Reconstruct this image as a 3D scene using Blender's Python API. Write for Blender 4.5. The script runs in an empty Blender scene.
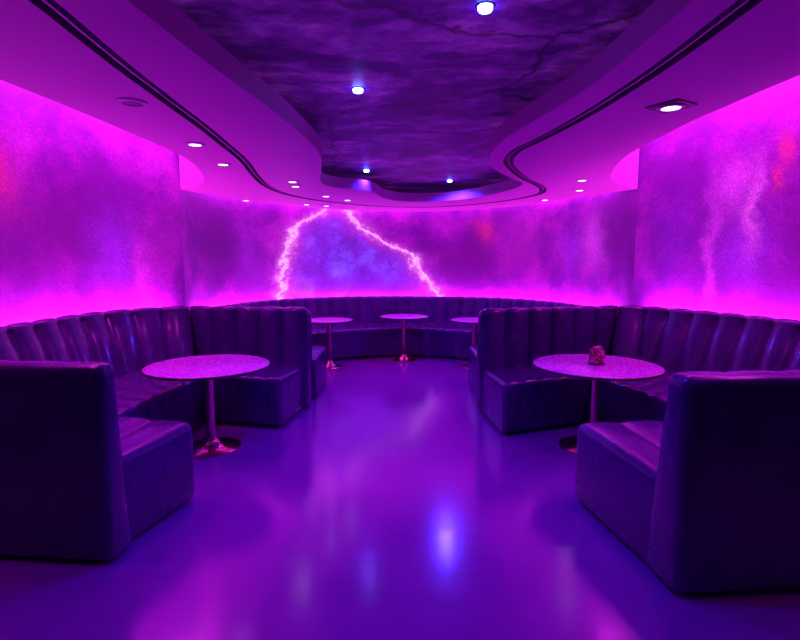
import bpy, bmesh, math, random
from mathutils import Vector, Matrix
random.seed(4)
scene = bpy.context.scene
COL = scene.collection
PI = math.pi

# ------------------------------------------------------------------ helpers
def link(o, parent=None):
    COL.objects.link(o)
    if parent is not None:
        o.parent = parent
    return o

def mesh_obj(name, verts, faces, mat, parent=None, smooth=True, uvs=None, loc=None):
    me = bpy.data.meshes.new(name)
    me.from_pydata(verts, [], faces)
    me.validate()
    bm = bmesh.new(); bm.from_mesh(me)
    bmesh.ops.recalc_face_normals(bm, faces=bm.faces)
    bm.to_mesh(me); bm.free()
    if uvs is not None:
        lay = me.uv_layers.new(name='UVMap')
        for lp in me.loops:
            lay.data[lp.index].uv = uvs[lp.vertex_index]
    if smooth:
        me.shade_smooth()
        if hasattr(me, 'set_sharp_from_angle'):
            me.set_sharp_from_angle(angle=math.radians(38))
    me.materials.append(mat)
    o = bpy.data.objects.new(name, me)
    if loc: o.location = loc
    return link(o, parent)

def structure(o):
    o['kind'] = 'structure'
    return o

def thing(name, label, cat, loc=(0, 0, 0), rz=0.0, group=None):
    o = bpy.data.objects.new(name, None)
    o.empty_display_size = 0.1
    o.location = loc
    o.rotation_euler = (0, 0, rz)
    COL.objects.link(o)
    describe(o, label, cat, group)
    return o

def describe(o, label, cat, group=None):
    o['label'] = label
    o['category'] = cat
    if group: o['group'] = group

def copy_thing(root, loc, label, rz=0.0):
    r = root.copy(); COL.objects.link(r)
    r.location = loc; r.rotation_euler = (0, 0, rz); r['label'] = label
    for ch in list(root.children):
        c = ch.copy(); COL.objects.link(c); c.parent = r
        c.matrix_parent_inverse = ch.matrix_parent_inverse.copy()
        for g in ch.children:
            d = g.copy(); COL.objects.link(d); d.parent = c
    return r

def catmull(pts, step=0.05, closed=False):
    """smooth curve through points, resampled evenly"""
    P = [Vector(p) for p in pts]
    n = len(P)
    out = []
    segs = n if closed else n - 1
    for i in range(segs):
        if closed:
            p0, p1, p2, p3 = P[(i-1) % n], P[i], P[(i+1) % n], P[(i+2) % n]
        else:
            p1, p2 = P[i], P[i+1]
            p0 = P[i-1] if i > 0 else p1*2 - p2
            p3 = P[i+2] if i+2 < n else p2*2 - p1
        t0 = 0.0
        a = max(1e-4, (p1-p0).length) ** .5
        b = max(1e-4, (p2-p1).length) ** .5
        c = max(1e-4, (p3-p2).length) ** .5
        t1, t2, t3 = a, a+b, a+b+c
        m = max(4, int((p2-p1).length/0.02))
        for k in range(m):
            t = t1 + (t2-t1)*k/m
            A1 = p0*((t1-t)/(t1-t0)) + p1*((t-t0)/(t1-t0))
            A2 = p1*((t2-t)/(t2-t1)) + p2*((t-t1)/(t2-t1))
            A3 = p2*((t3-t)/(t3-t2)) + p3*((t-t2)/(t3-t2))
            B1 = A1*((t2-t)/(t2-t0)) + A2*((t-t0)/(t2-t0))
            B2 = A2*((t3-t)/(t3-t1)) + A3*((t-t1)/(t3-t1))
            out.append(B1*((t2-t)/(t2-t1)) + B2*((t-t1)/(t2-t1)))
    if not closed: out.append(P[-1].copy())
    return resample(out, step, closed)

def lengths(pts):
    s = [0.0]
    for a, b in zip(pts, pts[1:]): s.append(s[-1] + (Vector(b)-Vector(a)).length)
    return s

def at_len(pts, s, d):
    d = min(max(d, 0), s[-1])
    for i in range(len(s)-1):
        if d <= s[i+1] + 1e-9:
            f = (d-s[i])/max(1e-9, s[i+1]-s[i])
            return Vector(pts[i]).lerp(Vector(pts[i+1]), f)
    return Vector(pts[-1])

def resample(pts, step, closed=False):
    q = list(pts) + ([pts[0]] if closed else [])
    s = lengths(q)
    n = max(2, int(round(s[-1]/step)))
    r = [at_len(q, s, s[-1]*k/n) for k in range(n if closed else n+1)]
    return r

def smooth_line(pts, step=0.04): return catmull(pts, step)

# ------------------------------------------------------------------ materials
class NT:
    def __init__(self, name):
        self.mat = bpy.data.materials.new(name)
        self.mat.use_nodes = True
        self.t = self.mat.node_tree
        self.bsdf = self.t.nodes.get('Principled BSDF')
    def n(self, typ, **kw):
        nd = self.t.nodes.new(typ)
        for k, v in kw.items(): setattr(nd, k, v)
        return nd
    def put(self, sock, v):
        if isinstance(v, bpy.types.NodeSocket): self.t.links.new(v, sock)
        else: sock.default_value = v
    def math(self, op, a, b=0.0, c=None, clamp=False):
        nd = self.n('ShaderNodeMath', operation=op, use_clamp=clamp)
        self.put(nd.inputs[0], a); self.put(nd.inputs[1], b)
        if c is not None: self.put(nd.inputs[2], c)
        return nd.outputs[0]
    def vmath(self, op, a, b):
        nd = self.n('ShaderNodeVectorMath', operation=op)
        self.put(nd.inputs[0], a); self.put(nd.inputs[1], b)
        return nd.outputs[0]
    def noise(self, vec, scale, detail=4, rough=.55, dist=0.0):
        nd = self.n('ShaderNodeTexNoise')
        self.put(nd.inputs['Vector'], vec)
        nd.inputs['Scale'].default_value = scale
        nd.inputs['Detail'].default_value = detail
        nd.inputs['Roughness'].default_value = rough
        nd.inputs['Distortion'].default_value = dist
        return nd
    def ramp(self, f, stops):
        nd = self.n('ShaderNodeValToRGB')
        self.put(nd.inputs[0], f)
        el = nd.color_ramp.elements
        while len(el) < len(stops): el.new(.5)
        for e, (p, c) in zip(el, stops):
            e.position = p; e.color = (c[0], c[1], c[2], 1)
        return nd.outputs[0]
    def mix(self, f, a, b, mode='MIX'):
        nd = self.n('ShaderNodeMix', data_type='RGBA', blend_type=mode)
        self.put(nd.inputs[0], f)
        self.put(nd.inputs[6], a if isinstance(a, bpy.types.NodeSocket) else (*a, 1))
        self.put(nd.inputs[7], b if isinstance(b, bpy.types.NodeSocket) else (*b, 1))
        return nd.outputs[2]
    def maprange(self, v, a, b, c=0.0, d=1.0, smooth=True):
        nd = self.n('ShaderNodeMapRange')
        if smooth: nd.interpolation_type = 'SMOOTHSTEP'
        self.put(nd.inputs[0], v)
        for i, x in zip((1, 2, 3, 4), (a, b, c, d)): self.put(nd.inputs[i], x)
        return nd.outputs[0]
    def bump(self, h, strength=.1, dist=.01):
        nd = self.n('ShaderNodeBump')
        nd.inputs['Strength'].default_value = strength
        nd.inputs['Distance'].default_value = dist
        self.put(nd.inputs['Height'], h)
        self.t.links.new(nd.outputs[0], self.bsdf.inputs['Normal'])
    def set(self, **kw):
        for k, v in kw.items():
            key = {'color': 'Base Color', 'rough': 'Roughness', 'metal': 'Metallic', 'coat': 'Coat Weight',
                   'coat_rough': 'Coat Roughness', 'emit': 'Emission Color', 'emit_strength': 'Emission Strength',
                   'spec': 'Specular IOR Level', 'sheen': 'Sheen Weight', 'trans': 'Transmission Weight', 'ior': 'IOR'}[k]
            if isinstance(v, tuple) and len(v) == 3: v = (*v, 1)
            self.put(self.bsdf.inputs[key], v)
        return self

def obj_co(m):
    return m.n('ShaderNodeTexCoord').outputs['Object']

def mat_leather(name, col, rough=.38, scale=220):
    m = NT(name)
    co = obj_co(m)
    nz = m.noise(co, 3.0, 3)
    c = m.mix(m.maprange(nz.outputs[0], .3, .7), tuple(x*.85 for x in col), tuple(min(1, x*1.12) for x in col))
    m.set(color=c, rough=m.maprange(nz.outputs[0], .2, .8, rough-.03, rough+.05), spec=.5, coat=.45, coat_rough=.14)
    m.bump(m.noise(co, 7, 2).outputs[0], .02, .02)
    return m.mat

def mat_plain(name, col, rough=.5, metal=0.0, var=.08, scale=6, bump=0.0, bscale=80, **kw):
    m = NT(name)
    co = obj_co(m)
    nz = m.noise(co, scale, 4)
    c = m.mix(nz.outputs[0], tuple(x*(1-var) for x in col), tuple(min(1, x*(1+var)) for x in col))
    m.set(color=c, rough=rough, metal=metal, **kw)
    if bump:
        b = m.noise(co, bscale, 3); m.bump(b.outputs[0], bump, .004)
    return m.mat

def mat_emit(name, col, strength):
    m = NT(name)
    co = obj_co(m)
    nz = m.noise(co, 30, 1)
    m.set(color=(.8, .8, .9), rough=.3, emit=m.mix(nz.outputs[0], col, tuple(min(1, x*1.05) for x in col)), emit_strength=strength)
    return m.mat

LEATHER = mat_leather('purple_leather', (.062, .003, .165), .26)
PLINTH = mat_plain('dark_plinth', (.03, .015, .05), .5)
SOFFIT = mat_plain('painted_plaster', (.88, .36, .76), .55, var=.03, scale=1.5, bump=.03, bscale=40)
LIP = mat_plain('painted_plaster_lip', (.62, .16, .52), .6, var=.03, scale=1.5)
SLOT = mat_plain('dark_slot', (.13, .02, .15), .5)
RAIL = mat_plain('slot_rail', (.32, .07, .36), .35)
CHROME = mat_plain('bronze_metal', (.82, .48, .44), .16, 1.0, var=.05)
EDGE = mat_plain('table_edge_band', (.10, .04, .10), .3)
TRIM = mat_plain('downlight_trim', (.72, .55, .75), .3)
BEZEL = mat_plain('dark_bezel', (.05, .03, .07), .4)
LENS = mat_emit('white_lens', (1.0, .75, 1.0), 4.0)
LENS_OFF = mat_plain('unlit_lens', (.16, .04, .18), .4)
BLUE_LENS = mat_emit('blue_white_lens', (.10, .16, 1.0), 40.0)

# terrazzo table top
m = NT('speckled_laminate'); co = obj_co(m)
v = m.n('ShaderNodeTexVoronoi'); m.put(v.inputs['Vector'], co); v.inputs['Scale'].default_value = 75
sep = m.n('ShaderNodeSeparateColor'); m.put(sep.inputs[0], v.outputs['Color'])
c = m.ramp(sep.outputs[0], [(0.0, (.45, .05, .48)), (.45, (.75, .10, .78)), (.8, (.92, .22, .94)), (1.0, (1.0, .75, 1.0))])
m.set(color=c, rough=.26, spec=.5, ior=2.0)
TOP = m.mat

# polished floor
m = NT('polished_floor'); co = obj_co(m)
n1 = m.noise(co, .9, 5, .6)
st = m.n('ShaderNodeMapping'); m.put(st.inputs['Vector'], co); st.inputs['Scale'].default_value = (.6, 9, 1)
n2 = m.noise(st.outputs[0], 3.0, 4, .6)
f = m.math('ADD', m.math('MULTIPLY', n1.outputs[0], .6), m.math('MULTIPLY', n2.outputs[0], .4))
c = m.ramp(f, [(.3, (.24, .025, .40)), (.7, (.31, .03, .47))])
m.set(color=c, rough=m.maprange(f, .3, .7, .13, .19), spec=.5, ior=2.0)
m.bump(n2.outputs[0], .05, .01)
FLOOR = m.mat

# painted galaxy ceiling with cracks
m = NT('galaxy_ceiling_paint'); co = obj_co(m)
w = m.noise(co, 1.3, 4)
wd = m.vmath('ADD', co, m.vmath('SCALE', w.outputs['Color'], (0, 0, 0)))
stq = m.n('ShaderNodeMapping'); m.put(stq.inputs['Vector'], co); stq.inputs['Scale'].default_value = (.9, 1.35, 1)
stq.inputs['Rotation'].default_value = (0, 0, .3)
n1 = m.noise(stq.outputs[0], .9, 8, .68, .6)
n2 = m.noise(stq.outputs[0], 5.0, 6, .7, .3)
f = m.math('ADD', m.math('MULTIPLY', n1.outputs[0], .62), m.math('MULTIPLY', n2.outputs[0], .38))
c = m.ramp(f, [(.36, (.018, .001, .07)), (.48, (.06, .003, .15)), (.56, (.17, .010, .33)), (.69, (.46, .06, .66))])
cn = m.noise(co, 1.6, 5, .6)
cd = m.n('ShaderNodeMix', data_type='VECTOR'); cd.inputs[0].default_value = .35
m.put(cd.inputs[4], co); m.put(cd.inputs[5], cn.outputs['Color'])
cv = m.n('ShaderNodeTexVoronoi', feature='DISTANCE_TO_EDGE'); m.put(cv.inputs['Vector'], cd.outputs[1]); cv.inputs['Scale'].default_value = .75
crack = m.maprange(cv.outputs['Distance'], .0, .016, 1, 0)
c = m.mix(m.math('MULTIPLY', crack, .75), c, (.012, .003, .03))
m.set(color=c, rough=.5, emit=c, emit_strength=.30)  # weak glow added to brighten the paint, no lamp behind it
GALAXY = m.mat

# galaxy mural (print with glitter; glow added so its colours show under magenta light), features given in wall coordinates (metres along wall, height)
def mat_mural(name, blobs, arcs=None, dark=.48):
    m = NT(name)
    uv = m.n('ShaderNodeTexCoord').outputs['UV']
    sp = m.n('ShaderNodeSeparateXYZ'); m.put(sp.inputs[0], uv)
    U, V = sp.outputs[0], sp.outputs[1]
    wob = m.noise(uv, 2.6, 5, .6)
    wc = m.n('ShaderNodeSeparateColor'); m.put(wc.inputs[0], wob.outputs['Color'])
    du = m.math('MULTIPLY', m.math('SUBTRACT', wc.outputs[0], .5), .55)
    dv = m.math('MULTIPLY', m.math('SUBTRACT', wc.outputs[1], .5), .55)
    U2 = m.math('ADD', U, du); V2 = m.math('ADD', V, dv)
    n1 = m.noise(uv, .75, 7, .6, .4)
    n1b = m.noise(uv, 1.9, 6, .6, .3)
    f = m.math('ADD', m.math('MULTIPLY', n1.outputs[0], .65), m.math('MULTIPLY', n1b.outputs[0], .35))
    boost = 1.0
    c = m.ramp(f, [(.36, (.045, .002, .13)), (.47, (.12, .004, .29)), (.55, (.36, .008, .46)), (.66, (.66, .02, .72))])
    def blob(u0, v0, ru, rv):
        a = m.math('DIVIDE', m.math('SUBTRACT', U2, u0), ru)
        b = m.math('DIVIDE', m.math('SUBTRACT', V2, v0), rv)
        r2 = m.math('ADD', m.math('MULTIPLY', a, a), m.math('MULTIPLY', b, b))
        return m.math('POWER', 2.718, m.math('MULTIPLY', r2, -1.0))
    for (u0, v0, ru, rv, col, k) in blobs:
        c = m.mix(m.math('MULTIPLY', blob(u0, v0, ru, rv), k), c, col)
    if arcs:
        fcs = []
        for pts in arcs['lines']:                       # u as a function of height
            fc = m.n('ShaderNodeFloatCurve')
            cur = fc.mapping.curves[0]
            v0, v1, u0, u1 = arcs['v0'], arcs['v1'], arcs['u0'], arcs['u1']
            q = [((v-v0)/(v1-v0), (u-u0)/(u1-u0)) for v, u in pts]
            while len(cur.points) < len(q): cur.points.new(.5, .5)
            for p, (a, b) in zip(cur.points, q): p.location = (a, b); p.handle_type = 'AUTO'
            fc.mapping.update()
            m.put(fc.inputs['Value'], m.math('DIVIDE', m.math('SUBTRACT', V, v0), v1-v0, clamp=True))
            fcs.append(m.math('ADD', m.math('MULTIPLY', fc.outputs[0], u1-u0), u0))
        jit = m.math('MULTIPLY', m.math('SUBTRACT', m.noise(uv, 5.5, 5, .65).outputs[0], .5), .60)
        UJ = m.math('ADD', U, jit)
        inside = m.math('MULTIPLY', m.maprange(UJ, fcs[0], m.math('ADD', fcs[0], .35)),
                        m.maprange(UJ, m.math('SUBTRACT', fcs[1], .45), fcs[1], 1, 0))
        bl = m.ramp(m.noise(uv, 2.2, 5, .6).outputs[0], [(.3, (.03, .012, .32)), (.5, (.09, .03, .62)), (.66, (.13, .10, .95)), (.8, (.20, .22, 1.0))])
        c = m.mix(m.math('MULTIPLY', inside, .93), c, bl)
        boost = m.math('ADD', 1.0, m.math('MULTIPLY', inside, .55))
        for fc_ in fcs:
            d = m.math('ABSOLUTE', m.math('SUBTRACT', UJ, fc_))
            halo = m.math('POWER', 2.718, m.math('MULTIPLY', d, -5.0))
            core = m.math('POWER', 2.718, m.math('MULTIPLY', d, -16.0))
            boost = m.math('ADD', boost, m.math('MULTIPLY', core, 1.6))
            c = m.mix(m.math('MULTIPLY', halo, .75), c, (.85, .06, .85))
            c = m.mix(m.math('MULTIPLY', core, .95), c, (1.0, .62, .95))
    # fine glitter
    vo = m.n('ShaderNodeTexVoronoi'); m.put(vo.inputs['Vector'], uv); vo.inputs['Scale'].default_value = 88
    gs = m.n('ShaderNodeSeparateColor'); m.put(gs.inputs[0], vo.outputs['Color'])
    g = m.math('MULTIPLY', m.math('SUBTRACT', 1.0, m.math('MULTIPLY', vo.outputs['Distance'], 1.2), clamp=True), m.math('POWER', gs.outputs[0], 2.2))
    glit = m.math('ADD', .62, m.math('MULTIPLY', g, 1.5))
    gcol = m.n('ShaderNodeMix', data_type='RGBA', blend_type='MULTIPLY'); gcol.inputs[0].default_value = 1
    m.put(gcol.inputs[6], c)
    comb = m.n('ShaderNodeCombineColor')
    for i in range(3): m.put(comb.inputs[i], glit)
    m.put(gcol.inputs[7], comb.outputs[0])
    base = m.mix(.45, gcol.outputs[2], (.34, .05, .44))
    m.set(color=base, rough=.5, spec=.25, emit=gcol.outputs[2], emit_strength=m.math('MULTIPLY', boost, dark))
    return m.mat

# ------------------------------------------------------------------ ROOM OUTLINES (metres; camera looks along +y)
Z_SOF, Z_LIP, Z_GAL, Z_TOP = 2.58, 2.715, 2.84, 3.75
OUT_L = [(-2.10, -1.6), (-2.10, 1.2), (-2.079, 2.70), (-2.03, 3.2), (-1.985, 3.81), (-1.95, 4.40), (-1.945, 4.75), (-2.02, 5.30),
         (-2.17, 5.88), (-2.35, 6.33), (-2.585, 6.70), (-2.865, 6.93)]
BACK_E = [(-2.865, 6.93), (-2.70, 7.49), (-2.37, 8.22), (-1.86, 8.90), (-1.25, 9.46), (-.55, 9.82), (.1, 9.92), (.80, 9.84), (1.47, 9.48),
          (2.12, 8.72), (2.64, 7.72), (3.069, 6.866)]
OUT_R = [(3.069, 6.866), (2.745, 6.58), (2.45, 6.14), (2.29, 5.79), (2.14, 5.31), (2.03, 4.82), (1.985, 4.45), (1.97, 4.0), (1.96, 3.6),
         (1.98, 3.3), (2.0, 3.0), (2.03, 2.65), (2.10, 1.2), (2.12, -1.6)]
VOID = [(0, -1.1), (-.7, -.8), (-1.0, 0.2), (-1.01, 1.2), (-.985, 1.99), (-.955, 2.25), (-.915, 2.58), (-.86, 2.95), (-.78, 3.48), (-.728, 4.02),
        (-.70, 4.45), (-.725, 4.92), (-.82, 5.55), (-.93, 6.25), (-.90, 6.60), (-.70, 6.85), (-.46, 7.02), (-.35, 7.25), (-.27, 7.75), (-.06, 8.18), (.2, 8.32),
        (.47, 8.31), (.90, 8.05), (1.26, 7.45), (1.46, 6.85), (1.475, 6.40), (1.26, 6.02), (.97, 5.45), (.83, 4.97),
        (.785, 4.52), (.815, 4.03), (.91, 3.54), (1.0, 3.08), (1.045, 2.63), (1.055, 2.2), (1.06, 1.2), (1.03, .2), (.7, -.8)]
CHAN = [(0, -1.45), (-1.0, -1.2), (-1.33, -.2), (-1.34, 1.2), (-1.335, 1.99), (-1.36, 2.33), (-1.385, 2.74), (-1.395, 3.18), (-1.395, 3.74), (-1.415, 4.33),
        (-1.46, 5.0), (-1.59, 5.9), (-1.655, 6.55), (-1.62, 7.20), (-1.42, 7.85), (-1.06, 8.38), (-.58, 8.84), (-.04, 9.10), (.50, 9.11), (1.03, 8.84),
        (1.50, 8.36), (1.83, 7.78), (1.93, 7.30), (1.80, 6.75), (1.42, 6.05), (1.155, 5.45), (1.02, 5.03), (.985, 4.75), (1.0, 4.48),
        (1.06, 4.25), (1.15, 3.85), (1.235, 3.36), (1.285, 2.92), (1.305, 2.55), (1.305, 2.0), (1.31, 1.2), (1.30, -.2), (1.0, -1.2)]

outL = smooth_line(OUT_L, .05); backE = smooth_line(BACK_E, .06); outR = smooth_line(OUT_R, .05)
outline = outL + backE[1:-1] + outR                       # closes behind the camera
void = catmull(VOID, .05, True)
chan = catmull(CHAN, .05, True)

def offset_loop(pts, d):
    n = len(pts); out = []
    for i in range(n):
        t = (pts[(i+1) % n]-pts[i-1]).normalized()
        out.append(pts[i] + Vector((-t.y, t.x))*d)
    return out

_in = offset_loop(chan, .038)
def _ar(l): return abs(sum(a.x*b.y-b.x*a.y for a, b in zip(l, l[1:]+l[:1])))/2
_in = _in if _ar(_in) < _ar(chan) else offset_loop(chan, -.038)
chan = [p.lerp(q, min(1, max(0, (4.4-p.y)/1.4))) for p, q in zip(chan, _in)]

def plate(name, outer, holes, z, mat):
    """flat polygon with holes"""
    bm = bmesh.new()
    for lp in [outer]+holes:
        vs = [bm.verts.new((p.x, p.y, z)) for p in lp]
        for a, b in zip(vs, vs[1:]+vs[:1]): bm.edges.new((a, b))
    bmesh.ops.triangle_fill(bm, use_beauty=True, use_dissolve=False, edges=bm.edges[:])
    for f_ in bm.faces:
        if f_.normal.z > 0: f_.normal_flip()
    me = bpy.data.meshes.new(name); bm.to_mesh(me); bm.free()
    me.materials.append(mat)
    return link(bpy.data.objects.new(name, me))

def ribbon_geo(pts, z0, z1, closed=False, base=0):
    v = []; f_ = []
    for p in pts: v += [(p.x, p.y, z0), (p.x, p.y, z1)]
    n = len(pts)
    for i in range(n if closed else n-1):
        j = (i+1) % n
        f_.append((base+2*i, base+2*j, base+2*j+1, base+2*i+1))
    return v, f_

def join_geo(*gs):
    V_, F_ = [], []
    for v_, f_ in gs:
        b = len(V_); V_ += v_; F_ += [tuple(i+b for i in q) for q in f_]
    return V_, F_

# soffit: outer ring, slot, inner ring, lip, outer fascia
cw = .046
ch_a, ch_b = offset_loop(chan, cw), offset_loop(chan, -cw)
def area(l): return abs(sum(a.x*b.y-b.x*a.y for a, b in zip(l, l[1:]+l[:1])))/2
ch_out, ch_in = (ch_a, ch_b) if area(ch_a) > area(ch_b) else (ch_b, ch_a)
structure(plate('trim_1', outline, [ch_out], Z_SOF, SOFFIT))
structure(plate('trim_2', ch_in, [void], Z_SOF, SOFFIT))
V_, F_ = join_geo(ribbon_geo(ch_out, Z_SOF, Z_SOF+.038, True), ribbon_geo(ch_in, Z_SOF, Z_SOF+.038, True))
b = len(V_); n = len(ch_out)
V_ += [(p.x, p.y, Z_SOF+.038) for p in ch_out] + [(p.x, p.y, Z_SOF+.038) for p in ch_in]
F_ += [(b+i, b+(i+1) % n, b+n+(i+1) % n, b+n+i) for i in range(n)]
structure(mesh_obj('trim_3', V_, F_, SLOT))
ra, rb = offset_loop(chan, .006), offset_loop(chan, -.006)   # thin rail in the middle of the slot
V_, F_ = join_geo(ribbon_geo(ra, Z_SOF+.006, Z_SOF+.038, True), ribbon_geo(rb, Z_SOF+.006, Z_SOF+.038, True))
b = len(V_); n = len(ra)
V_ += [(p.x, p.y, Z_SOF+.006) for p in ra] + [(p.x, p.y, Z_SOF+.006) for p in rb]
F_ += [(b+i, b+(i+1) % n, b+n+(i+1) % n, b+n+i) for i in range(n)]
structure(mesh_obj('trim_4', V_, F_, RAIL))
# lip round the void
vo_ = offset_loop(void, .05)
if area(vo_) < area(void): vo_ = offset_loop(void, -.05)
V_, F_ = ribbon_geo(void, Z_SOF, Z_LIP, True)
b = len(V_); n = len(void)
V_ += [(p.x, p.y, Z_LIP) for p in void] + [(p.x, p.y, Z_LIP) for p in vo_]
F_ += [(b+i, b+(i+1) % n, b+n+(i+1) % n, b+n+i) for i in range(n)]
structure(mesh_obj('trim_5', V_, F_, LIP))
structure(plate('trim_6', outline, [vo_], Z_LIP, SLOT))      # dark top of the soffit
v_, f_ = ribbon_geo(outline, Z_SOF, Z_TOP, True)
structure(mesh_obj('trim_7', v_, f_, SOFFIT))                # fascia in the light coves
structure(plate('ceiling', outline, [], Z_GAL, GALAXY))

# walls
WL = [(-3.5, 2.0), (-3.5, 3.0), (-3.5, 4.1), (-3.47, 5.2), (-3.28, 5.95), (-2.875, 6.95)]
WB = [(-2.875, 6.95), (-2.93, 7.6), (-2.70, 8.62), (-2.05, 9.50), (-1.1, 10.02), (0.05, 10.16), (1.2, 10.0), (2.15, 9.45), (2.80, 8.55), (3.05, 7.6), (3.08, 6.88)]
WR = [(3.08, 6.88), (3.45, 5.8), (3.64, 5.0), (3.78, 4.1), (3.82, 3.0), (3.82, 2.0)]
wl, wb, wr = smooth_line(WL, .08), smooth_line(WB, .08), smooth_line(WR, .08)
def u_of(path, x, y):
    s = lengths(path)
    k = min(range(len(path)), key=lambda i: (path[i]-Vector((x, y))).length)
    return s[k]
def wall(name, path, mat):
    s = lengths(path); v_ = []; f_ = []; uv = []
    zs = [0, .9, 1.8, 2.7, Z_TOP]
    for p, d in zip(path, s):
        for z in zs: v_.append((p.x, p.y, z)); uv.append((d, z))
    k = len(zs)
    for i in range(len(path)-1):
        for j in range(k-1): f_.append((i*k+j, (i+1)*k+j, (i+1)*k+j+1, i*k+j+1))
    return structure(mesh_obj(name, v_, f_, mat, uvs=uv))

VIO, MAG, RED, PNK, DRK = (.32, .02, .82), (.62, .02, .66), (.85, .03, .10), (.95, .14, .95), (.07, .004, .13)
ul = lambda x, y: u_of(wl, x, y)
ub = lambda x, y: u_of(wb, x, y)
ur = lambda x, y: u_of(wr, x, y)
wall('wall_left', wl, mat_mural('left_mural', [
    (ul(-3.42, 5.4), 2.0, .80, .55, DRK, .85), (ul(-3.48, 4.7), 1.75, .35, .45, (.10, .003, .17), .7),
    (ul(-3.48, 4.68), 2.40, .22, .26, RED, .7),
    (ul(-3.27, 5.95), 1.65, .30, .50, VIO, .95), (ul(-3.1, 6.35), 1.45, .12, .40, (.80, .04, .90), .7), (ul(-2.95, 6.75), 2.0, .3, .5, (.34, .01, .42), .7)]))
wall('wall_right', wr, mat_mural('right_mural', [
    (ur(3.70, 4.55), 2.05, .55, .7, (.14, .004, .20), .8), (ur(3.30, 6.25), 1.9, .35, .6, (.16, .01, .50), .85),
    (ur(3.53, 5.45), 1.75, .32, .45, VIO, .85),
    (ur(3.44, 5.80), 1.75, .09, .65, (.75, .05, .92), .75), (ur(3.50, 5.55), 2.45, .20, .28, (.80, .07, .95), .85), (ur(3.56, 5.32), 2.15, .08, .35, PNK, .75),
    (ur(3.64, 5.0), 2.70, .10, .15, RED, .8), (ur(3.62, 5.15), 2.42, .08, .11, RED, .7)]))
u0 = lambda px: ub(px, 10.1)
def ux(x):                                            # distance along the back wall at a given x
    s = lengths(wb)
    k = min((i for i in range(len(wb)) if wb[i].y > 8.4), key=lambda i: abs(wb[i].x-x))
    return s[k]
wall('wall_back', wb, mat_mural('back_mural', [
    (ub(-2.85, 7.9), 2.0, .75, .55, DRK, .8), (ux(-2.55), 1.6, .35, .6, (.30, .02, .62), .6),
    (ux(1.55), 2.2, .18, .20, RED, .85), (ux(1.25), 1.75, .65, .45, (.11, .004, .16), .75), (ux(2.15), 2.0, .5, .5, (.3, .015, .36), .6),
    (ub(2.95, 8.1), 1.95, .30, .42, (.80, .06, .95), .9), (ub(2.78, 8.6), 1.8, .25, .4, VIO, .7), (ub(3.07, 7.2), 2.0, .35, .6, (.12, .006, .22), .8)],
    dict(lines=[[(.9, ux(-2.15)), (1.5, ux(-2.12)), (2.0, ux(-2.02)), (2.32, ux(-1.85)), (2.48, ux(-1.62)), (2.62, ux(-1.35))],
                [(.9, ux(.85)), (1.2, ux(.58)), (1.5, ux(.36)), (1.80, ux(.15)), (1.9, ux(-.08)), (2.15, ux(-.52)), (2.62, ux(-.98))]],
         v0=.9, v1=2.62, u0=ux(-2.6), u1=ux(1.4))))
v_, f_ = ribbon_geo([Vector(p) for p in ((-3.5, 2.0), (-3.5, -1.6), (3.82, -1.6), (3.82, 2.0))], 0, Z_TOP)
structure(mesh_obj('wall_front', v_, f_, mat_plain('front_wall_paint', (.03, .012, .05), .6)))
def slab(name, z, mat):
    pts = [Vector((-3.6, -1.7)), Vector((3.95, -1.7)), Vector((3.95, 10.4)), Vector((-3.6, 10.4))]
    return structure(mesh_obj(name, [(p.x, p.y, z) for p in pts], [(0, 1, 2, 3)], mat, smooth=False))
slab('floor', 0, FLOOR)
slab('trim_8', Z_TOP, SOFFIT)                          # lid of the light coves

# ------------------------------------------------------------------ SEATING
def arc(cx, cz, r, a0, a1, n=5):
    return [(cx+r*math.cos(a0+(a1-a0)*k/n), cz+r*math.sin(a0+(a1-a0)*k/n)) for k in range(n+1)]

def stations(L, chw, er0, er1):
    """(u, channel phase, end inset) along a length L"""
    k = max(1, round(L/chw)) if chw else 0
    us = []
    if chw:
        w_ = L/k
        for i in range(k):
            for fr in (0, .035, .09, .18, .32, .5, .68, .82, .91, .965): us.append((i+fr)*w_)
        us.append(L)
    else:
        w_ = 0
        nn = max(2, int(L/.08)); us = [L*i/nn for i in range(nn+1)]
    for r, e in ((er0, 0), (er1, 1)):
        if r:
            for q in (0, .07, .25, .5, .75):
                us.append(q*r if e == 0 else L-q*r)
    us = sorted(set(round(u, 5) for u in us))
    res = []
    for u in us:
        ph = ((u/w_) % 1.0) if chw else .5
        if chw and (u < 1e-6 or u > L-1e-6): ph = .0
        ins = 0
        if er0 and u < er0: ins = max(ins, er0-math.sqrt(max(0, er0**2-(er0-u)**2)))
        if er1 and u > L-er1: ins = max(ins, er1-math.sqrt(max(0, er1**2-(u-(L-er1))**2)))
        res.append((u, ph, ins))
    return res

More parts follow.
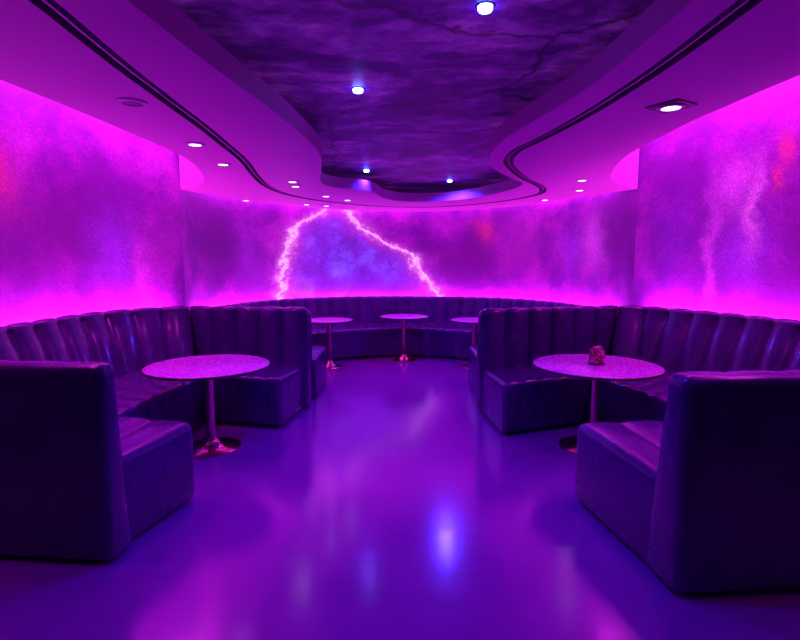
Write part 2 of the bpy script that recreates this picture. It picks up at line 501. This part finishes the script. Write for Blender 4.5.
def sweep(name, A, B, D, prof, mat, parent, chw=.27, bulge=.03, er0=0, er1=0, zbase=0.0):
    """loft the (depth, height, depth weight, height weight) profile from line A towards line B (D metres nominal depth)"""
    sA, sB = lengths(A), lengths(B)
    L = (sA[-1]+sB[-1])/2
    dm = sum(p[0] for p in prof)/len(prof)
    dmax, dmin = max(p[0] for p in prof), min(p[0] for p in prof)
    dm = (dmax+dmin)/2; hd = (dmax-dmin)/2
    zmin, zmax = min(p[1] for p in prof), max(p[1] for p in prof)
    V_ = []; F_ = []; n = len(prof)
    st_ = stations(L, chw, er0, er1)
    for u, ph, ins in st_:
        a = at_len(A, sA, u/L*sA[-1]); bb = at_len(B, sB, u/L*sB[-1])
        N = (bb-a)/D
        q = abs(2*ph-1)
        bl = bulge*(1-q**2.6)
        for d, z, wd_, wz in prof:
            d2 = d + bl*wd_ - bulge*wd_; z2 = z + bl*wz - bulge*wz
            kd = (hd-ins)/hd; kz = (zmax-zmin-ins)/(zmax-zmin)
            d2 = dm+(d2-dm)*kd; z2 = zmin+(z2-zmin)*kz
            V_.append((a.x+N.x*d2, a.y+N.y*d2, z2))
    ns = len(st_)
    for i in range(ns-1):
        for j in range(n):
            k = (j+1) % n
            F_.append((i*n+j, (i+1)*n+j, (i+1)*n+k, i*n+k))
    F_.append(tuple(range(n))); F_.append(tuple((ns-1)*n+j for j in range(n)))
    return mesh_obj(name, V_, F_, mat, parent)

def offset_line(A, d):
    out = []
    for i, p in enumerate(A):
        t = (A[min(i+1, len(A)-1)]-A[max(i-1, 0)]).normalized()
        out.append(p+Vector((-t.y, t.x))*d)
    return out

def back_profile(t0, t1, ht, zb=.035, seat=.5, r=.055, topw=1.0):
    pr = [(0, zb, 0, 0), (.012, ht*.55, 0, 0), (.03, ht-r, 0, 0)]
    for d, z in arc(.03+r, ht-r, r, PI, PI/2, 4)[1:]: pr.append((d, z, 0, .25*topw))
    for k, (d, z) in enumerate(arc(.03+t1-r, ht-r, r, PI/2, 0, 5)): pr.append((d, z, .2+.16*k, .35*topw))
    for q in (.25, .5, .75, .92):
        z = (ht-r)+(seat-.05-ht+r)*q
        pr.append((.03+t1+(t0-t1-.03)*(q**.85), z, 1, 0))
    pr.append((t0, seat-.05, 1, 0)); pr.append((t0, zb, 0, 0))
    return pr

def seat_profile(d0, D, h=.52, zb=.035, r=.045):
    pr = [(d0, zb, 0, 0), (d0, h-.015, 0, .4)]
    for q in (.35, .7): pr.append((d0+(D-r-d0)*q, h-.012+.012*q, 0, .55))
    for k, (d, z) in enumerate(arc(D-r, h-r, r, PI/2, 0, 6)): pr.append((d, z, .06*k, .55-.09*k))
    pr.append((D, h*.55, .15, 0)); pr.append((D-.01, zb+.02, 0, 0)); pr.append((D-.03, zb, 0, 0))
    return pr

def bench(label, back_line, front_line, ht, t0, t1, group, side=1, seat_A=None, chw=.27, seat_h=.52, back_B=None,
          er0=0, er1=0, ser0=0, ser1=0, bulge=.055, depth=.8, topw=1.0):
    t = thing('banquette', label, 'banquette bench', (back_line[0].x, back_line[0].y, 0), group=group)
    inv = Matrix.Translation((-back_line[0].x, -back_line[0].y, 0))
    Bk = back_B or offset_line(back_line, side*1.0)
    o1 = sweep('backrest', back_line, Bk, 1.0, back_profile(t0, t1, ht, topw=topw), LEATHER, t, chw, bulge, er0, er1)
    sA = seat_A or back_line
    o2 = sweep('seat', sA, front_line, depth, seat_profile(.06, depth, seat_h), LEATHER, t, chw, .030, ser0, ser1)
    # recessed dark plinth under the seat and the back
    pp = [(.04, 0, 0, 0), (.04, .04, 0, 0), (depth-.05, .04, 0, 0), (depth-.05, 0, 0, 0)]
    lA, lB = resample(sA, .1), resample(front_line, .1)
    def trim_line(l, e0, e1):
        s = lengths(l); n_ = max(4, int(s[-1]/.1))
        return [at_len(l, s, e0+(s[-1]-e0-e1)*k/n_) for k in range(n_+1)]
    e0, e1 = (.05 if (ser0 or er0) else 0), (.05 if (ser1 or er1) else 0)
    o3 = sweep('plinth', trim_line(lA, e0, e1), trim_line(lB, e0, e1), depth, pp, PLINTH, t, 0, 0)
    for o in (o1, o2, o3):
        o.data.transform(inv)
    return t

def straight(a, b, n=12):
    a, b = Vector(a), Vector(b)
    return [a.lerp(b, k/n) for k in range(n+1)]

G1 = 'purple channel-tufted banquettes'
# left booth ------------------------------------------------
wlb = smooth_line([(-3.24, 3.20), (-3.26, 4.1), (-3.26, 4.6), (-3.23, 5.1), (-3.09, 5.56), (-2.80, 5.92), (-2.50, 6.10)], .05)
bench('purple channel-tufted wall banquette curving along the left wall behind the left speckled table',
      wlb, smooth_line([(-2.12, 3.20), (-2.09, 3.75), (-2.02, 4.5), (-1.98, 4.95), (-1.98, 5.17)], .05),
      1.14, .46, .15, G1, side=-1, depth=1.2)
bench('near left booth bench, its plain dark back turned to the viewer',
      straight((-3.24, 2.80), (-1.56, 2.65)), straight((-2.04, 3.66), (-1.41, 3.49)),
      1.10, .22, .15, G1, side=1, seat_A=straight((-2.08, 2.73), (-1.62, 2.68)), er1=.05, ser1=.05, depth=.84, topw=.15, seat_h=.55)
def end_frame(line, side):
    t = (line[-1]-line[-2]).normalized()
    return line[-1], t, Vector((-t.y, t.x))*side
E, T, N = end_frame(wlb, -1)
A0, A1 = E+T*.012, Vector((-1.015, 5.88)); NA = Vector((-.13, -.99))
bench('left booth bench facing the viewer behind the empty large speckled table',
      straight(A0, A1), straight((-1.945, 5.13), (-1.17, 4.95)),
      1.14, .21, .16, G1, side=-1, back_B=straight(A0+N, A1+NA), chw=.235, seat_A=straight(E+T*.03, (-1.06, 5.87)), er1=.05, ser1=.06, depth=.84)
bench('bench behind the left booth, only its rounded seat end showing',
      straight((-2.40, 6.14), (-1.06, 6.0)), straight((-2.10, 6.98), (-.99, 6.98)),
      1.08, .20, .15, G1, side=1, seat_A=straight((-2.3, 6.12), (-1.01, 6.02)), er1=.05, ser1=.06, depth=.95)
# right booth -----------------------------------------------
wrb = smooth_line([(3.62, 3.0), (3.60, 4.0), (3.55, 4.5), (3.42, 5.0), (3.22, 5.5), (2.97, 5.93), (2.62, 6.17)], .05)
bench('purple channel-tufted wall banquette curving along the right wall behind the table with the red jar',
      wrb, smooth_line([(2.20, 3.0), (2.19, 3.6), (2.14, 4.2), (2.0, 4.80), (1.93, 5.12)], .05),
      1.14, .46, .15, G1, side=1, depth=1.35, chw=.25)
bench('near right booth bench, its plain dark back turned to the viewer',
      straight((3.6, 2.52), (1.34, 2.37)), straight((2.14, 3.60), (1.20, 3.48)),
      1.10, .31, .18, G1, side=-1, seat_A=straight((2.14, 2.455), (1.36, 2.40)), er1=.06, ser1=.05, depth=1.06, topw=.15, seat_h=.55)
E, T, N = end_frame(wrb, 1)
A0, A1 = E+T*.012, Vector((.835, 5.68)); NA = Vector((.26, -.965))
bench('right booth bench facing the viewer behind the table with the red jar',
      straight(A0, A1), straight((1.895, 5.10), (.965, 4.72)),
      1.14, .21, .16, G1, side=1, back_B=straight(A0+N, A1+NA), seat_A=straight(E+T*.03, (.875, 5.67)), er1=.05, ser1=.06, depth=.87)
bench('bench behind the right booth, only its rounded seat end showing',
      straight((2.5, 6.30), (.95, 5.86)), straight((2.1, 7.02), (.925, 7.02)),
      1.08, .20, .15, G1, side=-1, seat_A=straight((2.4, 6.28), (.93, 5.9)), er1=.05, ser1=.06, depth=1.1)
# long curved bench at the back -----------------------------
bkl = smooth_line([(-2.70, 7.25), (-2.72, 7.7), (-2.50, 8.6), (-1.92, 9.36), (-1.02, 9.82), (0.05, 9.95), (1.12, 9.82), (2.02, 9.32), (2.60, 8.5), (2.84, 7.7), (2.84, 7.25)], .05)
bkf = smooth_line([(-2.02, 7.25), (-1.92, 7.55), (-1.42, 8.18), (-.85, 8.62), (0.03, 8.84), (.92, 8.62), (1.48, 8.18), (1.98, 7.55), (2.10, 7.25)], .05)
bench('long purple banquette curving along the back wall under the lightning mural', bkl, bkf, 1.0, .26, .14, G1, side=-1, depth=1.0, chw=.20, bulge=.030)

# ------------------------------------------------------------------ TABLES
def lathe(name, prof, mat, parent, n=64):
    V_ = []; F_ = []
    for r, z in prof:
        for k in range(n): V_.append((r*math.cos(2*PI*k/n), r*math.sin(2*PI*k/n), z))
    for i in range(len(prof)-1):
        for k in range(n):
            j = (k+1) % n
            F_.append((i*n+k, i*n+j, (i+1)*n+j, (i+1)*n+k))
    F_.append(tuple(range(n))); F_.append(tuple((len(prof)-1)*n+k for k in range(n)))
    return mesh_obj(name, V_, F_, mat, parent)

def table(label, x, y, R, br, group):
    t = thing('pedestal_table', label, 'table', (x, y, 0), group=group)
    lathe('tabletop', [(R-.03, .724), (R-.008, .726), (R-.006, .747), (R-.012, .750)], TOP, t, 96)
    lathe('edge_band', [(R-.006, .7245), (R-.001, .726), (R, .735), (R-.001, .745), (R-.006, .7475)], EDGE, t, 96)
    lathe('column', [(.050, .09), (.043, .14), (.040, .20), (.040, .69), (.046, .705), (.046, .715)], CHROME, t)
    lathe('mounting_plate', [(.16, .712), (.165, .716), (.165, .722), (.16, .724)], EDGE, t)
    lathe('base', [(br-.004, 0), (br, .006), (br, .014), (br-.012, .020), (br*.55, .030), (.10, .045), (.075, .065), (.062, .09), (.055, .11), (.048, .112)], CHROME, t)
    return t
G2 = 'round pedestal tables'
table('large round speckled pedestal table with empty top in the left booth', -1.67, 4.46, .525, .25, G2)
table('large round speckled pedestal table in the right booth holding a red jar', 1.715, 4.47, .54, .29, G2)
table('small round pedestal table alone in the middle before the back banquette', .065, 8.56, .40, .19, G2)
table('small round pedestal table behind the left booth, partly hidden by its tufted back', -1.10, 8.02, .37, .20, G2)
table('small round pedestal table behind the right booth, mostly hidden by its tufted back', 1.16, 8.02, .37, .20, G2)

# mosaic jar on the right table
m = NT('red_mosaic'); co = obj_co(m)
vo2 = m.n('ShaderNodeTexVoronoi'); m.put(vo2.inputs['Vector'], co); vo2.inputs['Scale'].default_value = 95
sc_ = m.n('ShaderNodeSeparateColor'); m.put(sc_.inputs[0], vo2.outputs['Color'])
m.set(color=m.ramp(sc_.outputs[1], [(0, (.10, .01, .05)), (.45, (.45, .02, .08)), (.75, (.62, .06, .18)), (.86, (.95, .75, .85))]), rough=.25)
MOS = m.mat
PALE = mat_plain('pale_beads', (.95, .72, .85), .3)
REDB = mat_plain('red_beads', (.55, .03, .08), .3)
def box_geo(cx, cy, cz, sx, sy, sz, rz=0, bev=.15):
    bm = bmesh.new(); bmesh.ops.create_cube(bm, size=1)
    bmesh.ops.scale(bm, vec=(sx, sy, sz), verts=bm.verts)
    bmesh.ops.bevel(bm, geom=bm.edges[:], offset=min(sx, sy, sz)*bev, segments=2, affect='EDGES', profile=.5)
    bmesh.ops.rotate(bm, cent=(0, 0, 0), matrix=Matrix.Rotation(rz, 3, 'Z'), verts=bm.verts)
    bmesh.ops.translate(bm, vec=(cx, cy, cz), verts=bm.verts)
    v_ = [tuple(v.co) for v in bm.verts]; f_ = [tuple(v.index for v in f.verts) for f in bm.faces]
    bm.free(); return v_, f_
j = thing('mosaic_jar', 'small square red speckled jar topped with pale beads on the right booth table', 'jar', (1.715, 4.47, .7502), .12)
v_, f_ = box_geo(0, 0, .010, .106, .106, .020); mesh_obj('base', v_, f_, EDGE, j)
v_, f_ = box_geo(0, 0, .074, .100, .100, .110, bev=.08); mesh_obj('body', v_, f_, MOS, j)
pale, redg = [], []
for k in range(30):
    a, b2 = random.uniform(-.042, .042), random.uniform(-.042, .042)
    g = box_geo(a, b2, random.uniform(.130, .158), .016, .016, .016, random.uniform(0, 1.5), .3)
    (pale if k % 2 else redg).append(g)
v_, f_ = join_geo(*pale); o = mesh_obj('pale_topping', v_, f_, PALE, j); o['kind'] = 'stuff'
v_, f_ = join_geo(*redg); o = mesh_obj('red_topping', v_, f_, REDB, j); o['kind'] = 'stuff'

# ------------------------------------------------------------------ DOWNLIGHTS
def ring_geo(r0, r1, z0, z1, n=40):
    pr = [(r0, z1), (r0, z0), (r1-.006, z0), (r1, z0+.004), (r1, z1)]
    v_ = []; f_ = []
    for r, z in pr:
        for k in range(n): v_.append((r*math.cos(2*PI*k/n), r*math.sin(2*PI*k/n), z))
    for i in range(len(pr)-1):
        for k in range(n):
            q = (k+1) % n
            f_.append((i*n+k, i*n+q, (i+1)*n+q, (i+1)*n+k))
    return v_, f_
def downlight(label, x, y, lens=LENS, r=.06):
    t = thing('downlight', label, 'ceiling light', (x, y, Z_SOF), group='recessed downlights')
    v_, f_ = ring_geo(r-.012, r+.016, -.010, 0.0); mesh_obj('trim_ring', v_, f_, TRIM, t)
    lathe('lens', [(r-.013, -.0005), (r-.013, -.005), (r-.022, -.008)], lens, t, 32)
    return t
d0 = downlight('lit downlight nearest the viewer on the left side of the soffit', -1.643, 4.30)
for (x, y, lab) in [(-1.708, 5.155, 'lit downlight second nearest on the left side of the soffit, outside the dark slot'),
                    (-1.262, 6.25, 'lit downlight inside the dark slot, nearest of those left of the ceiling opening'),
                    (-1.30, 6.62, 'lit downlight just behind another, inside the dark slot left of the ceiling opening'),
                    (-2.36, 8.12, 'tiny downlight farthest left by the edge of the back soffit'),
                    (-1.53, 8.68, 'small downlight at the back soffit edge above the left end of the lightning'),
                    (-1.06, 7.60, 'small downlight inside the slot at the back left bend of the ceiling opening'),
                    (-1.24, 8.90, 'small downlight at the back soffit edge above the lightning peak'),
                    (-.80, 8.07, 'small downlight inside the slot above the blue part of the mural'),
                    (2.10, 6.14, 'lit downlight on the right soffit beside the rounded cove end'),
                    (2.36, 6.98, 'dim downlight on the right soffit behind the one by the rounded cove end'),
                    (2.20, 8.05, 'small downlight farthest back on the right soffit')]:
    copy_thing(d0, (x, y, Z_SOF), lab)
downlight('unlit dark round fitting on the left soffit, nearest the viewer', -1.584, 3.198, LENS_OFF, .07)
t = thing('downlight', 'large lit downlight on a dark square bezel on the right soffit near the viewer', 'ceiling light', (1.64, 3.27, Z_SOF), math.radians(32), 'recessed downlights')
v_, f_ = box_geo(0, 0, -.004, .21, .21, .008, 0, .3); mesh_obj('bezel', v_, f_, BEZEL, t)
v_, f_ = ring_geo(.055, .078, -.018, -.008); mesh_obj('trim_ring', v_, f_, TRIM, t)
lathe('lens', [(.054, -.0085), (.054, -.013), (.045, -.016)], LENS, t, 32)

# bright blue-white spotlights under the galaxy ceiling
def spot(label, x, y, r=.040):
    t = thing('ceiling_spotlight', label, 'ceiling light', (x, y, Z_GAL), group='blue spotlights')
    v_, f_ = ring_geo(r-.004, r+.010, -.004, 0.0); mesh_obj('trim_ring', v_, f_, BEZEL, t)
    lathe('lens', [(r-.005, -.001), (r-.005, -.016), (r*.75, -.024), (r*.4, -.029), (r*.1, -.031)], BLUE_LENS, t, 24)
    return t
SP = [(-.293, 3.78, 'bright blue spotlight in the left half of the galaxy ceiling'), (.402, 2.60, 'largest blue-white spotlight at the top edge of the galaxy ceiling, nearest the viewer'),
      (-.44, 7.0, 'small blue spotlight above the back left bend of the galaxy ceiling'), (.735, 7.86, 'blue spotlight farthest back by the rear rim of the galaxy ceiling')]
s0 = spot(SP[0][2], SP[0][0], SP[0][1])
for x, y, lab in SP[1:]: copy_thing(s0, (x, y, Z_GAL), lab)

# ------------------------------------------------------------------ LIGHTS
MAGL = (1.0, .042, .93)
def area_light(name, loc, target, sx, sy, power, col):
    d = bpy.data.lights.new(name, 'AREA'); d.shape = 'RECTANGLE'; d.size = sx; d.size_y = sy
    d.energy = power; d.color = col
    o = bpy.data.objects.new(name, d); COL.objects.link(o)
    o.location = loc
    return o
def strip(name, line, z, step, dirf, w, power, col):
    """LED strip: short rectangular lamps end to end along a line; dirf gives the direction each faces"""
    s = lengths(line); n = max(1, round(s[-1]/step)); l = s[-1]/n
    for k in range(n):
        p = at_len(line, s, (k+.5)*l); q = at_len(line, s, min(s[-1], (k+.55)*l))
        t = (q-p).normalized(); t3 = Vector((t.x, t.y, 0))
        nr = Vector((-t.y, t.x, 0))
        dz = dirf(nr).normalized()
        o = area_light(name, (p.x, p.y, z), None, l*.98, w, power*l, col)
        zax = -dz; xax = t3; yax = zax.cross(xax).normalized()
        o.matrix_world = Matrix(((xax.x, yax.x, zax.x, p.x), (xax.y, yax.y, zax.y, p.y), (xax.z, yax.z, zax.z, z), (0, 0, 0, 1)))
def part_line(pts, a, b, off=0.0):
    s = lengths(pts); n = 24
    q = [at_len(pts, s, a+(b-a)*k/n) for k in range(n+1)]
    return offset_line(q, off)
LL, LB, LR = lengths(wl)[-1], lengths(wb)[-1], lengths(wr)[-1]
# left-hand normal of wl (travelling +y) points to -x (into the wall): room side is negative offset
up_wall = lambda sgn: (lambda nr: Vector((nr.x*sgn*.38, nr.y*sgn*.38, 1)))
P_LOW, P_TOP, P_BACK = 17, 14, 6
strip('led_low_left', part_line(wl, 1.2, LL-.25, -.10), 1.0, .7, up_wall(1), .04, P_LOW, MAGL)
strip('led_low_right', part_line(wr, .25, LR-1.0, -.10), 1.0, .7, up_wall(1), .04, P_LOW, MAGL)
strip('led_low_back', part_line(wb, .25, LB-.25, -.08), .90, .7, up_wall(1), .03, P_LOW*.55, MAGL)
# high strips: on the fascia of the side coves and in the narrow back cove
strip('led_high_left', part_line(wl, .3, LL-.15, -.35), 3.55, .8, lambda nr: Vector((nr.x*.6, nr.y*.6, -1)), .06, P_TOP, MAGL)
strip('led_high_right', part_line(wr, .15, LR-.3, -.35), 3.55, .8, lambda nr: Vector((nr.x*.6, nr.y*.6, -1)), .06, P_TOP, MAGL)
strip('led_high_back', part_line(wb, .5, LB-.5, -.07), 2.80, .7, lambda nr: Vector((nr.x*.5, nr.y*.5, -1)), .03, P_BACK, MAGL)

def spot_light(name, loc, rot, power, col, angle=120, blend=.8, rad=.05):
    d = bpy.data.lights.new(name, 'SPOT'); d.energy = power; d.color = col
    d.spot_size = math.radians(angle); d.spot_blend = blend; d.shadow_soft_size = rad
    o = bpy.data.objects.new(name, d); COL.objects.link(o); o.location = loc; o.rotation_euler = rot
    return o
for (x, y, lab), pw in zip(SP, (110, 70, 80, 120)):
    spot_light('spot_lamp', (x, y, Z_GAL-.06), (0, 0, 0), pw, (.05, .025, 1.0), 150 if y > 7.5 else 118, .4 if y > 7.5 else .7)
for o in [o for o in COL.objects if o.name.startswith('downlight') and o.type == 'EMPTY']:
    if 'unlit' in o['label'] or 'tiny' in o['label']: continue
    spot_light('downlight_lamp', (o.location.x, o.location.y, Z_SOF-.04), (0, 0, 0), 20 if o.location.y < 4.6 else 11, (1.0, .02, 1.0), 110, .7, .04)

# ------------------------------------------------------------------ WORLD, CAMERA
w = bpy.data.worlds.new('World'); scene.world = w; w.use_nodes = True
w.node_tree.nodes['Background'].inputs[0].default_value = (.02, .0, .03, 1)
cam = bpy.data.cameras.new('Camera'); cam.sensor_width = 36; cam.lens = 520/800*36
cam.clip_start = .05
co_ = bpy.data.objects.new('Camera', cam); COL.objects.link(co_)
co_.location = (0, 0, 1.64); co_.rotation_euler = (PI/2-math.atan(58/520), 0, 0)
scene.camera = co_
scene.view_settings.view_transform = 'Standard'
scene.view_settings.look = 'None'
scene.cycles.max_bounces = 8
scene.cycles.diffuse_bounces = 5
scene.cycles.use_denoising = True
scene.cycles.sample_clamp_indirect = 6
